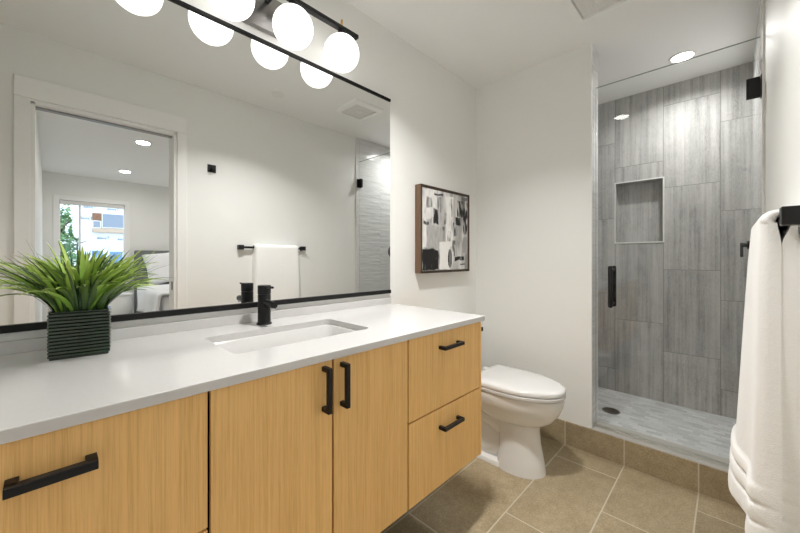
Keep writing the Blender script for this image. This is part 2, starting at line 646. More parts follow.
# doorway: jambs and flat casings
w = BM()
add_box(w, DX0 - 0.068, DX0 - 0.006, YR - 0.018, YR, 0.0, DZ + 0.012, 0.002)
add_box(w, DX1 + 0.006, DX1 + 0.068, YR - 0.018, YR, 0.0, DZ + 0.012, 0.002)
add_box(w, DX0 - 0.068, DX1 + 0.068, YR - 0.020, YR, DZ + 0.012, DZ + 0.128, 0.002)
struct('trim_4', w, M['trim'])
w = BM()
add_box(w, DX0 - 0.006, DX0 + 0.012, YR - 0.010, YR + 0.130, 0.0, DZ, 0.001)
add_box(w, DX1 - 0.012, DX1 + 0.006, YR - 0.010, YR + 0.130, 0.0, DZ, 0.001)
add_box(w, DX0 - 0.006, DX1 + 0.006, YR - 0.010, YR + 0.130, DZ - 0.012, DZ + 0.010, 0.001)
dj = struct('door_1', w, M['trim'])
finish('strike_plate', add_box(BM(), DX1 - 0.0135, DX1 - 0.012, YR + 0.03, YR + 0.055, 0.93, 0.99), M['black'], dj)
finish('track', add_box(BM(), DX0 + 0.012, DX1 - 0.012, YR + 0.03, YR + 0.07, DZ - 0.020, DZ - 0.012), M['gunmetal'], dj)

# ------------------------------------------------------------------ the bedroom behind the doorway (seen in the mirror)
BY0, BY1, BX0, BX1 = 1.61, 5.92, -0.09, 3.6
struct('floor_bedroom', add_box(BM(), BX0, BX1, YR, BY1, -0.1, 0.0), M['carpet'])
struct('ceiling_bedroom', add_box(BM(), BX0 - 0.1, BX1 + 0.1, BY0, BY1 + 0.12, CEIL, CEIL + 0.1), M['ceiling'])
struct('wall_bedroom_left', add_box(BM(), BX0 - 0.1, BX0, BY0, BY1 + 0.12, -0.1, CEIL), M['wall'])
struct('wall_bedroom_right', add_box(BM(), BX1, BX1 + 0.1, BY0, BY1 + 0.12, -0.1, CEIL), M['wall'])
struct('wall_bedroom_near', add_box(BM(), XB + 0.1, BX1, YR, BY0, -0.1, CEIL), M['wall'])
WX0, WX1, WZ0, WZ1 = 0.085, 0.860, 0.72, 2.045
w = BM()
add_box(w, BX0, WX0, BY1, BY1 + 0.12, -0.1, CEIL)
add_box(w, WX1, BX1, BY1, BY1 + 0.12, -0.1, CEIL)
add_box(w, WX0, WX1, BY1, BY1 + 0.12, -0.1, WZ0)
add_box(w, WX0, WX1, BY1, BY1 + 0.12, WZ1, CEIL)
struct('wall_bedroom_far', w, M['wall'])
w = BM()
c = 0.066
add_box(w, WX0 - c, WX0, BY1 - 0.016, BY1, WZ0 - c, WZ1 + c, 0.002)
add_box(w, WX1, WX1 + c, BY1 - 0.016, BY1, WZ0 - c, WZ1 + c, 0.002)
add_box(w, WX0, WX1, BY1 - 0.016, BY1, WZ1, WZ1 + c, 0.002)
add_box(w, WX0 - 0.02, WX1 + 0.02, BY1 - 0.03, BY1, WZ0 - 0.025, WZ0, 0.002)
win = struct('window_1', w, M['trim'])
w = BM()
fy0, fy1 = BY1 + 0.04, BY1 + 0.08
for a, b in ((WX0, WX0 + 0.012), (WX1 - 0.012, WX1), (0.300, 0.325)):
    add_box(w, a, b, fy0, fy1, WZ0, WZ1, 0.002)
add_box(w, WX0, WX1, fy0, fy1, WZ0, WZ0 + 0.03, 0.002)
add_box(w, WX0, WX1, fy0, fy1, WZ1 - 0.02, WZ1, 0.002)
finish('window_frame', w, M['trim'], win)
finish('window_pane', add_box(BM(), WX0 + 0.012, WX1 - 0.012, BY1 + 0.058, BY1 + 0.062, WZ0 + 0.02, WZ1 - 0.02), M['window_glass'], win)
finish('roller_blind', add_box(BM(), WX0 + 0.004, WX1 - 0.004, BY1 + 0.004, BY1 + 0.035, WZ1 - 0.062, WZ1 - 0.002, 0.006), M['grille'], win)

# house and tree outside the bedroom window
house = thing('building', 'white-wrapped house under construction seen through the bedroom window', 'building', (0, 0, 0))
HY = 13.0
finish('wall', add_box(BM(), 0.62, 9.0, HY, HY + 5, -3.0, 6.0), M['wrap'], house)
finish('siding_panel', add_box(BM(), 0.90, 1.12, HY - 0.03, HY, 2.34, 2.58), M['siding'], house)
wf = finish('window', add_box(BM(), 1.12, 1.95, HY - 0.05, HY, 2.12, 2.60, 0.01), M['trim'], house)
finish('pane', add_box(BM(), 1.14, 1.93, HY - 0.06, HY - 0.05, 2.15, 2.57), M['grey_glass'], wf)
wf = finish('window', add_box(BM(), 0.90, 1.10, HY - 0.05, HY, 2.10, 2.34, 0.01), M['trim'], house)
finish('pane', add_box(BM(), 0.92, 1.08, HY - 0.06, HY - 0.05, 2.13, 2.32), M['grey_glass'], wf)
finish('ledge', add_box(BM(), 0.90, 2.3, HY - 0.12, HY, 1.97, 2.10, 0.01), M['stucco'], house)
for bx0, bx1, bz0, bz1 in ((0.86, 1.18, 0.9, 1.42), (1.28, 1.66, 0.9, 1.40)):
    wf = finish('window', add_box(BM(), bx0, bx1, HY - 0.05, HY, bz0, bz1, 0.01), M['trim'], house)
    finish('pane', add_box(BM(), bx0 + 0.03, bx1 - 0.03, HY - 0.06, HY - 0.05, bz0 + 0.03, bz1 - 0.03), M['blue_tarp'], wf)


def lettering(txt, x, z, size):
    cu = bpy.data.curves.new('wrap_lettering', 'FONT')
    cu.body = txt
    cu.size = size
    cu.extrude = 0.004
    cu.align_x = 'CENTER'
    cu.materials.append(M['wrap_ink'])
    cu.resolution_u = 3
    tmp = bpy.data.objects.new('tmp_text', cu)
    COL.objects.link(tmp)
    bpy.context.view_layer.update()
    me = bpy.data.meshes.new_from_object(tmp.evaluated_get(bpy.context.evaluated_depsgraph_get()))
    bpy.data.objects.remove(tmp)
    o = bpy.data.objects.new('wrap_lettering', me)
    COL.objects.link(o)
    o.parent = house
    o.location = (x, -(HY - 0.006), z)
    o.rotation_euler = (PI / 2, 0, PI)


for tx, tz in ((1.40, 2.70), (0.84, 2.72), (1.16, 1.76), (1.66, 1.74), (0.76, 2.36)):
    lettering('Tyvek', tx, tz, 0.13)

tree = thing('tree', 'leafy green tree outside the bedroom window beside the white house', 'tree', (0.1, 11.0, -3.0))
tb = BM()
add_tube(tb, [(0, 0, 0), (0.03, 0.02, 1.8), (-0.04, 0.05, 3.6), (0.0, 0.0, 5.4)], [0.14, 0.11, 0.08, 0.03], 10)
for i in range(12):
    a = i * 2.4
    z0 = 2.2 + i * 0.25
    add_tube(tb, [(0, 0, z0), (0.35 * math.cos(a), 0.35 * math.sin(a), z0 + 0.3), (0.6 * math.cos(a), 0.6 * math.sin(a), z0 + 0.42)], [0.035, 0.02, 0.008], 6)
finish('trunk', tb, M['bark'], tree, 40)
tb = BM()
rt = random.Random(3)
for i in range(5200):
    while True:
        p = Vector((rt.uniform(-1, 1), rt.uniform(-1, 1), rt.uniform(-1, 1)))
        if 0.35 < p.length < 1:
            break
    lump = 0.8 + 0.3 * mnoise.noise(p * 2.2)
    p = Vector((p.x * 0.52, p.y * 0.7, p.z * 2.0)) * lump + Vector((0.0, 0, 4.0))
    a = Vector((rt.uniform(-1, 1), rt.uniform(-1, 1), rt.uniform(-0.6, 0.6))).normalized()
    b = a.cross(Vector((rt.uniform(-1, 1), rt.uniform(-1, 1), rt.uniform(-1, 1)))).normalized()
    s = rt.uniform(0.035, 0.06)
    tb.faces.new([tb.verts.new(p + q) for q in (a * s, b * s * 0.5, -a * s, -b * s * 0.5)])
finish('foliage', tb, M['tree_leaf'], tree)
g = finish('ground', add_box(BM(), -12, 12, BY1 + 0.3, 30, -3.1, -3.0), M['ground'])
g['kind'] = 'structure'

# bed, pillow and side table in the bedroom
bed = thing('bed', 'bed with grey headboard and white bedding seen through the doorway', 'bed', (1.75, 4.85, 0))
finish('headboard', add_box(BM(), -0.77, 0.80, 0.97, 1.05, 0.0, 1.29, 0.02, 3), M['headboard'], bed, 40)
finish('base', add_box(BM(), -0.74, 0.76, -0.95, 0.96, 0.08, 0.30, 0.015, 2), M['headboard'], bed, 40)
for lx in (-0.68, 0.70):
    for ly in (-0.88, 0.88):
        finish('leg', add_box(BM(), lx - 0.03, lx + 0.03, ly - 0.03, ly + 0.03, 0.0, 0.08), M['dark'], bed)
finish('mattress', add_box(BM(), -0.74, 0.76, -0.95, 0.95, 0.30, 0.66, 0.05, 4), M['linen'], bed, 60)
# duvet: a draped sheet with soft folds over top and both sides
db = BM()
NU, NV = 60, 44
grid = []
for j in range(NV + 1):
    v = -0.99 + 1.60 * j / NV
    row = []
    for i in range(NU + 1):
        s = -1.19 + 2.38 * i / NU           # arc length across the bed
        hw = 0.80
        if abs(s) <= hw - 0.06:
            xx, zz = s, 0.72
        else:
            q = abs(s) - (hw - 0.06)
            ang = min(q / 0.09, PI / 2)
            dx = 0.06 + 0.03 * 0
            xx = (hw - 0.06 + 0.06 * math.sin(ang)) * (1 if s > 0 else -1)
            zz = 0.72 - 0.06 * (1 - math.cos(ang)) - max(0, q - 0.09 * PI / 2)
        fold = mnoise.noise(Vector((s * 2.0, v * 3.0, 0.3)))
        if abs(s) > hw:
            xx += (0.035 * math.sin(v * 11 + s) * (abs(s) - hw) / 0.4 + 0.05 * (abs(s) - hw)) * (1 if s > 0 else -1)
        row.append(db.verts.new((xx + 0.01, v, zz + 0.022 * fold)))
    grid.append(row)
for j in range(NV):
    for i in range(NU):
        db.faces.new((grid[j][i], grid[j][i + 1], grid[j + 1][i + 1], grid[j + 1][i]))
dv = finish('duvet', db, M['linen'], bed, 80)
md = dv.modifiers.new('thick', 'SOLIDIFY')
md.thickness = 0.03
md.offset = -1


def pillow_bm(w, h, t):
    b = BM()
    n = 20
    for side in (1, -1):
        g = []
        for j in range(n + 1):
            r = []
            for i in range(n + 1):
                u, v = -1 + 2 * i / n, -1 + 2 * j / n
                prof = (max(0, 1 - u ** 4) * max(0, 1 - v ** 4)) ** 0.5
                pin = 1 - 0.07 * (1 - abs(u)) * (abs(v) ** 3)
                pin2 = 1 - 0.07 * (1 - abs(v)) * (abs(u) ** 3)
                wr = 0.012 * mnoise.noise(Vector((u * 2.5, v * 2.5, side)))
                r.append(b.verts.new((u * w / 2 * pin2, side * (prof * t / 2 + wr * prof), v * h / 2 * pin)))
            g.append(r)
        for j in range(n):
            for i in range(n):
                b.faces.new((g[j][i], g[j][i + 1], g[j + 1][i + 1], g[j + 1][i]))
    bmesh.ops.remove_doubles(b, verts=b.verts[:], dist=0.0005)
    return b


pl = finish('pillow', pillow_bm(0.66, 0.56, 0.20), M['linen'], None, 80, (1.42, 5.60, 1.005))
pl.rotation_euler = (math.radians(20), math.radians(-9), math.radians(4))
tag(pl, 'plump white pillow leaning against the grey headboard', 'pillow')

st = thing('side_table', 'low round white side table between bed and bedroom window', 'table', (0.72, 5.50, 0))
tb = BM()
add_lathe(tb, [(0.15, 0.0), (0.17, 0.02), (0.185, 0.3), (0.18, 0.56), (0.16, 0.58)], n=36)
finish('drum', tb, M['plastic'], st, 50)
tb = BM()
add_lathe(tb, [(0.17, 0.58), (0.19, 0.583), (0.19, 0.60), (0.185, 0.604)], n=36)
finish('tabletop', tb, M['plastic'], st, 50)


# ------------------------------------------------------------------ ceiling fittings
def downlight(x, y, label):
    t = thing('downlight', label, 'ceiling light', (x, y, CEIL), 'recessed ceiling lights')
    b = BM()
    add_lathe(b, [(0.055, 0.0), (0.055, -0.006), (0.060, -0.009), (0.068, -0.006), (0.071, 0.0)], n=40)
    bmesh.ops.delete(b, geom=[f for f in b.faces if len(f.verts) > 4], context='FACES')
    finish('ring', b, M['plastic'], t, 40)
    finish('lens', add_lathe(BM(), [(0.056, -0.001), (0.056, -0.0045)], n=40), M['lamp_disc'], t)
    return t


downlight(0.99, 0.675, 'recessed bathroom ceiling light mirrored in the shower door glass')
downlight(2.79, 1.16, 'recessed ceiling light inside the tiled shower')
downlight(0.705, 3.27, 'bedroom ceiling light nearer the doorway, right of the two in the mirror')
downlight(0.756, 5.0, 'bedroom ceiling light nearer the window, left of the two in the mirror')

fan = thing('exhaust_fan', 'square white exhaust fan grille on the bathroom ceiling', 'fan', (1.845, 0.928, CEIL))
b = BM()
o_, i_ = 0.153, 0.110
outer = rrect(-o_, o_, -o_, o_, 0.01, 0.0, 3)
mid = rrect(-o_ + 0.006, o_ - 0.006, -o_ + 0.006, o_ - 0.006, 0.01, -0.018, 3)
inner = rrect(-i_, i_, -i_, i_, 0.006, -0.026, 3)
inn2 = rrect(-i_ + 0.002, i_ - 0.002, -i_ + 0.002, i_ - 0.002, 0.006, -0.004, 3)
add_loft(b, [outer, mid, inner, inn2], False, False)
finish('frame', b, M['trim'], fan, 40)
b = BM()
add_box(b, -0.106, 0.106, -0.106, 0.106, -0.0165, -0.004, 0.003)
for q in range(13):
    yy = -0.096 + q * 0.016
    add_box(b, -0.100, 0.100, yy - 0.003, yy + 0.003, -0.0185, -0.015)
finish('grille', b, M['grille'], fan)
finish('hub', add_box(BM(), -0.028, 0.028, -0.028, 0.028, -0.024, -0.017, 0.002), M['plastic'], fan)

spr = finish('sprinkler_cover', add_lathe(BM(), [(0.045, 0.0), (0.045, -0.004), (0.041, -0.007), (0.0, -0.0085)], n=40), M['plastic'], None, 50, (1.235, 1.174, CEIL))
tag(spr, 'small round white sprinkler cover on the ceiling, seen in the mirror', 'sprinkler cover')

# ------------------------------------------------------------------ mirror and its rails
MX0, MX1, MZ0, MZ1 = -0.262, 1.325, 0.963, 2.05
mir = thing('wall_mirror', 'wide frameless-sided wall mirror with black top and bottom rails', 'mirror', (0, 0, 0))
finish('glass', add_box(BM(), MX0, MX1, 0.001, 0.007, MZ0 + 0.004, MZ1 - 0.004), M['mirror'], mir)
finish('bottom_rail', add_box(BM(), MX0, MX1, 0.001, 0.016, MZ0, MZ0 + 0.020, 0.001), M['black_gloss'], mir)
finish('top_rail', add_box(BM(), MX0, MX1, 0.001, 0.013, MZ1 - 0.014, MZ1, 0.001), M['black_gloss'], mir)

# ------------------------------------------------------------------ four-globe light bar
GX, GY, GZ, GR = 0.5605, 0.11, 2.090, 0.079
fix = thing('vanity_light', 'black bar light with four white glass globes above the mirror', 'light', (GX, 0, 2.20))
finish('backplate', add_box(BM(), -0.115, 0.115, 0.001, 0.026, -0.115, 0.03, 0.003), M['gunmetal'], fix, 40)
for q in (-0.05, 0.05):
    finish('arm', add_tube(BM(), [(q, 0.02, 0.0), (q, 0.10, 0.0)], 0.009), M['black'], fix, 40)
finish('bar', add_box(BM(), -0.447, 0.447, GY - 0.013, GY + 0.013, -0.009, 0.009, 0.003, 3), M['black'], fix, 40)
for gx in (-0.358, -0.1193, 0.1193, 0.358):
    b = BM()
    prof = []
    for i in range(25):
        a = -PI / 2 + PI * i / 24
        prof.append((max(0.0, GR * math.cos(a)) if 0 < i < 24 else 0.0, GR * math.sin(a)))
    add_lathe(b, prof, (gx, GY, GZ - 2.20), n=48)
    gl = finish('globe', b, M['globe'], fix, 80)
    b = BM()
    add_lathe(b, [(0.016, -0.034), (0.018, -0.024), (0.018, -0.008)], (gx, GY, 0), n=24)
    finish('socket_cap', b, M['black'], fix, 40)
    b = BM()
    add_tube(b, [(gx, GY, 0.008), (gx, GY, 0.040)], 0.0055, 12)
    finish('stem', b, M['brass'], fix, 40)

# ------------------------------------------------------------------ vanity
VX0, VX1, VZ0, VZ1, VY = -0.245, 1.321, 0.297, 0.884, 0.588
van = thing('vanity_cabinet', 'wall-hung light oak vanity cabinet with black bar handles', 'cabinet', (0, 0, VZ0))
H_ = VZ1 - VZ0
b = BM()
add_box(b, VX0 + 0.018, VX1 - 0.018, 0.004, VY - 0.013, 0.004, 0.022)
add_box(b, VX0 + 0.018, VX1 - 0.018, 0.004, 0.022, 0.022, 0.40)
for px_ in (0.222, 0.846):
    add_box(b, px_ - 0.009, px_ + 0.009, 0.022, VY - 0.013, 0.022, H_ - 0.002)
add_box(b, VX0 + 0.018, VX1 - 0.018, VY - 0.060, VY - 0.013, H_ - 0.030, H_ - 0.002)
add_box(b, VX0 + 0.018, 0.213, VY - 0.060, VY - 0.013, 0.593 - VZ0 - 0.01, 0.593 - VZ0 + 0.01)
add_box(b, 0.855, VX1 - 0.018, VY - 0.060, VY - 0.013, 0.593 - VZ0 - 0.01, 0.593 - VZ0 + 0.01)
finish('carcass', b, M['dark'], van)
for a0, a1 in ((VX0, VX0 + 0.017), (VX1 - 0.017, VX1)):
    finish('side_panel', add_box(BM(), a0, a1, 0.004, VY, 0.0, H_, 0.001), M['wood'], van)


def handle_bm(cx, cz, length, vertical, s=0.0062):
    b = BM()
    off = 0.033
    L = length / 2
    if vertical:
        add_box(b, cx - s, cx + s, VY + off - 2 * s, VY + off, cz - L, cz + L, 0.0012)
        for q in (-1, 1):
            zc = cz + q * (L - s)
            add_box(b, cx - s, cx + s, VY - 0.0005, VY + off - s, zc - s, zc + s, 0.0008)
    else:
        add_box(b, cx - L, cx + L, VY + off - 2 * s, VY + off, cz - s, cz + s, 0.0012)
        for q in (-1, 1):
            xc = cx + q * (L - s)
            add_box(b, xc - s, xc + s, VY - 0.0005, VY + off - s, cz - s, cz + s, 0.0008)
    return b


gap = 0.0030
XA, XBm, XC = 0.231, 0.541, 0.846
ZS = 0.593 - VZ0


def front(name, x0, x1, z0, z1, hx, hz, hl, vert, hs=0.0062):
    p = finish(name, add_box(BM(), x0 + gap, x1 - gap, VY - 0.011, VY, z0 + gap, z1 - gap, 0.0012), M['wood'], van)
    finish('handle', handle_bm(hx, hz, hl, vert, hs), M['black'], p)
    return p


def gz(z):
    return z - VZ0


front('drawer', VX0 + 0.017, XA, ZS, H_, 0.003, gz(0.818), 0.104, False, 0.0075)
front('drawer', VX0 + 0.017, XA, 0.0, ZS, 0.003, gz(0.518), 0.104, False, 0.0075)
front('door', XA, XBm, 0.0, H_, 0.511, gz(0.809), 0.120, True)
front('door', XBm, XC, 0.0, H_, 0.570, gz(0.807), 0.122, True)
front('drawer', XC, VX1 - 0.017, ZS, H_, 1.078, gz(0.823), 0.126, False)
front('drawer', XC, VX1 - 0.017, 0.0, ZS, 1.078, gz(0.522), 0.126, False)

# countertop with the sink cut-out
CZ0, CZ1 = 0.886, 0.907
SX0, SX1, SY0, SY1, SR = 0.335, 0.805, 0.175, 0.443, 0.022
ct = thing('countertop', 'long white quartz countertop on the oak vanity', 'countertop', (0, 0, CZ0))
b = BM()
ox0, ox1, oy0, oy1 = XN + 0.002, 1.325, 0.003, 0.603
T = CZ1 - CZ0


def slab_layer(z):
    inn = [b.verts.new(p) for p in rrect(SX0, SX1, SY0, SY1, SR, z, 5)]
    out = [b.verts.new(p) for p in ((ox1, oy1, z), (ox0, oy1, z), (ox0, oy0, z), (ox1, oy0, z))]
    return inn, out


i0, o0 = slab_layer(0.0)
i1, o1 = slab_layer(T)
for inn, out in ((i0, o0), (i1, o1)):
    for c in range(4):
        for q in range(5):
            b.faces.new((inn[c * 6 + q], inn[c * 6 + q + 1], out[c]))
        b.faces.new((inn[c * 6 + 5], inn[(c * 6 + 6) % 24], out[(c + 1) % 4], out[c]))
for q in range(24):
    b.faces.new((i0[q], i0[(q + 1) % 24], i1[(q + 1) % 24], i1[q]))
for q in range(4):
    b.faces.new((o0[q], o0[(q + 1) % 4], o1[(q + 1) % 4], o1[q]))
be = [ed for ed in b.edges if all(v in o1 for v in ed.verts)]
bmesh.ops.bevel(b, geom=be, offset=0.002, segments=2, profile=0.5, affect='EDGES')
finish('slab', b, M['quartz'], ct)
finish('backsplash', add_box(BM(), ox0, ox1, 0.002, 0.016, T, 0.0545, 0.001), M['quartz'], ct)

sink = thing('sink', 'white rectangular undermount sink basin under the faucet', 'sink', ((SX0 + SX1) / 2, (SY0 + SY1) / 2, CZ0))
hx, hy = (SX1 - SX0) / 2, (SY1 - SY0) / 2
b = BM()
rings = []
for (gx_, z_, r_) in ((0.022, -0.004, 0.03), (0.022, -0.0008, 0.03), (-0.003, -0.0008, 0.025), (-0.006, -0.004, 0.03), (-0.012, -0.06, 0.035), (-0.020, -0.095, 0.045), (-0.045, -0.118, 0.05), (-0.09, -0.126, 0.03)):
    rings.append(rrect(-hx - gx_, hx + gx_, -hy - gx_, hy + gx_, r_, z_, 6))
out = []
for (gx_, z_) in ((0.022, -0.004), (0.0, -0.012), (0.0, -0.10), (-0.03, -0.135), (-0.09, -0.14)):
    out.append(rrect(-hx - gx_, hx + gx_, -hy - gx_, hy + gx_, 0.03, z_, 6))
add_loft(b, list(reversed(out)) + rings, True, True)
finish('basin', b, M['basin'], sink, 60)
finish('drain', add_lathe(BM(), [(0.028, -0.1265), (0.028, -0.123), (0.022, -0.1215), (0.0, -0.1205)], n=28), M['chrome'], sink, 40)

# faucet
fa = thing('faucet', 'matte black single-hole faucet behind the white sink', 'faucet', (0.571, 0.088, CZ1))
finish('base_ring', add_lathe(BM(), [(0.0275, 0.0), (0.0275, 0.004), (0.0255, 0.006)], n=32), M['black'], fa, 40)
finish('body', add_lathe(BM(), [(0.0235, 0.005), (0.0235, 0.112), (0.0225, 0.114)], n=32), M['black'], fa, 40)
finish('cap', add_lathe(BM(), [(0.0225, 0.115), (0.0240, 0.117), (0.0240, 0.146), (0.0225, 0.1485)], n=32), M['black'], fa, 40)
finish('lever', add_tube(BM(), [(0.0, 0.015, 0.1415), (0.0, 0.072, 0.1435)], [0.0050, 0.0042], 12), M['black'], fa, 40)
sp_ = finish('spout', add_tube(BM(), [(0.0, 0.012, 0.083), (0.0, 0.065, 0.080), (0.0, 0.085, 0.079)], [0.0135, 0.0125, 0.0125], 20), M['black'], fa, 40)
finish('aerator', add_tube(BM(), [(0.0, 0.074, 0.070), (0.0, 0.074, 0.064)], 0.010, 16), M['chrome'], sp_, 40)

# ------------------------------------------------------------------ potted grass
PX, PY = 0.055, 0.150
pot = thing('potted_grass', 'green artificial grass in a dark green ribbed square pot on the counter', 'plant', (PX, PY, CZ1))
PW, PD, PH = 0.059, 0.036, 0.118
b = BM()
rings = []
nr = 13
zz = [0.0]
for i in range(nr):
    z0 = 0.004 + (PH - 0.008) * i / nr
    z1 = 0.004 + (PH - 0.008) * (i + 1) / nr
    h = z1 - z0
    for (fz, ins) in ((0.0, 0.0030), (0.22, 0.0004), (0.5, 0.0), (0.78, 0.0004), (1.0, 0.0030)):
        z = z0 + h * fz
        rings.append(rrect(-PW + ins, PW - ins, -PD + ins, PD - ins, 0.006, z, 4))
rings = [rrect(-PW + 0.003, PW - 0.003, -PD + 0.003, PD - 0.003, 0.006, 0.0, 4)] + rings
rings.append(rrect(-PW + 0.001, PW - 0.001, -PD + 0.001, PD - 0.001, 0.006, PH, 4))
rings.append(rrect(-PW + 0.006, PW - 0.006, -PD + 0.006, PD - 0.006, 0.004, PH, 4))
rings.append(rrect(-PW + 0.006, PW - 0.006, -PD + 0.006, PD - 0.006, 0.004, PH - 0.02, 4))
add_loft(b, rings, True, True)
pt = finish('pot', b, M['pot'], pot, 35)
finish('soil', add_box(BM(), -PW + 0.0065, PW - 0.0065, -PD + 0.0065, PD - 0.0065, PH - 0.0195, PH - 0.004, 0.003), M['soil'], pot)

b = BM()
lay = b.verts.layers.float_color.new('leaf')
rg = random.Random(21)


def blade(bx, by, az, lean, length, width, droop, dark_blade):
    n = 12
    p = Vector((bx, by, PH - 0.006))
    ang = lean
    side = Vector((-math.sin(az), math.cos(az), 0))
    tw = rg.uniform(-0.5, 0.5)
    prev = None
    base = rg.uniform(0.0, 0.25)
    for i in range(n + 1):
        t = i / n
        wd = width * min(1, 0.55 + 1.8 * t) * (1 - t ** 2.6) ** 0.8 * 0.5 + 0.0003
        d = Vector((math.cos(az) * math.sin(ang), math.sin(az) * math.sin(ang), math.cos(ang)))
        nrm = d.cross(side).normalized()
        sd = (side * math.cos(tw * t) + nrm * math.sin(tw * t))
        vs = [b.verts.new(p - sd * wd + nrm * wd * 0.35), b.verts.new(p), b.verts.new(p + sd * wd + nrm * wd * 0.35)]
        for v in vs:
            v[lay] = (dark_blade, min(1, base + 0.78 * t), 0, 1)
        if prev:
            b.faces.new((prev[0], prev[1], vs[1], vs[0]))
            b.faces.new((prev[1], prev[2], vs[2], vs[1]))
        prev = vs
        p = p + d * (length / n)
        ang += droop / n


for i in range(170):
    az = rg.uniform(0, 2 * PI)
    rad = rg.random() ** 0.6
    bx, by = rad * math.cos(az) * (PW - 0.012), rad * math.sin(az) * (PD - 0.010)
    az += rg.uniform(-0.6, 0.6)
    out_ = abs(math.cos(az))
    lean = 0.04 + (0.22 + 0.30 * out_) * rad + rg.uniform(-0.06, 0.16)
    ln = rg.uniform(0.13, 0.222)
    blade(bx, by, az, lean, ln, rg.uniform(0.0095, 0.0165), rg.uniform(0.3, 1.7), 0.0 if rg.random() < 0.8 else 0.75)
for i in range(56):       # thin dark outer blades
    az = rg.uniform(0, 2 * PI)
    bx, by = math.cos(az) * (PW - 0.012), math.sin(az) * (PD - 0.011)
    blade(bx, by, az, rg.uniform(0.1, 0.75), rg.uniform(0.15, 0.215), rg.uniform(0.003, 0.0055), rg.uniform(0.2, 1.3), rg.uniform(0.8, 1.0))
for v in b.verts:          # leaf tips bend away from the mirror instead of touching it
    if v.co.y < -0.09:
        v.co.y = -0.09 - 0.028 * math.tanh((-0.09 - v.co.y) / 0.06)
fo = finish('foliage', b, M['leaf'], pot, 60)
pot.rotation_euler = (0, 0, -math.radians(8))

# ------------------------------------------------------------------ framed painting
AX0, AX1, AZ0, AZ1, AD = 1.541, 2.069, 1.067, 1.606, 0.048
art = thing('framed_painting', 'black and grey abstract painting in a walnut frame above the toilet', 'painting', ((AX0 + AX1) / 2, 0, (AZ0 + AZ1) / 2))
aw, ah = (AX1 - AX0) / 2, (AZ1 - AZ0) / 2
b = BM()
ft = 0.012
add_box(b, -aw, -aw + ft, 0.002, AD, -ah, ah, 0.0008)
add_box(b, aw - ft, aw, 0.002, AD, -ah, ah, 0.0008)
add_box(b, -aw + ft, aw - ft, 0.002, AD, -ah, -ah + ft, 0.0008)
add_box(b, -aw + ft, aw - ft, 0.002, AD, ah - ft, ah, 0.0008)
fr = finish('frame', b, M['walnut'], art)
b = BM()
e0 = AD + 0.0012
add_box(b, -aw, -aw + ft, AD, e0, -ah, ah)
add_box(b, aw - ft, aw, AD, e0, -ah, ah)
add_box(b, -aw + ft, aw - ft, AD, e0, -ah, -ah + ft)
add_box(b, -aw + ft, aw - ft, AD, e0, ah - ft, ah)
finish('frame_face', b, M['walnut_dark'], fr)
b = BM()
add_box(b, -aw + ft + 0.004, aw - ft - 0.004, 0.004, AD - 0.005, -ah + ft + 0.004, ah - ft - 0.004)
finish('stretcher', b, M['canvas_edge'], art)
b = BM()
lay = b.verts.layers.float_color.new('paint')
N = 150
cw, ch = aw - ft - 0.004, ah - ft - 0.004


def nz2(u, v, s, o):
    return mnoise.noise(Vector((u * s, v * s, o)))


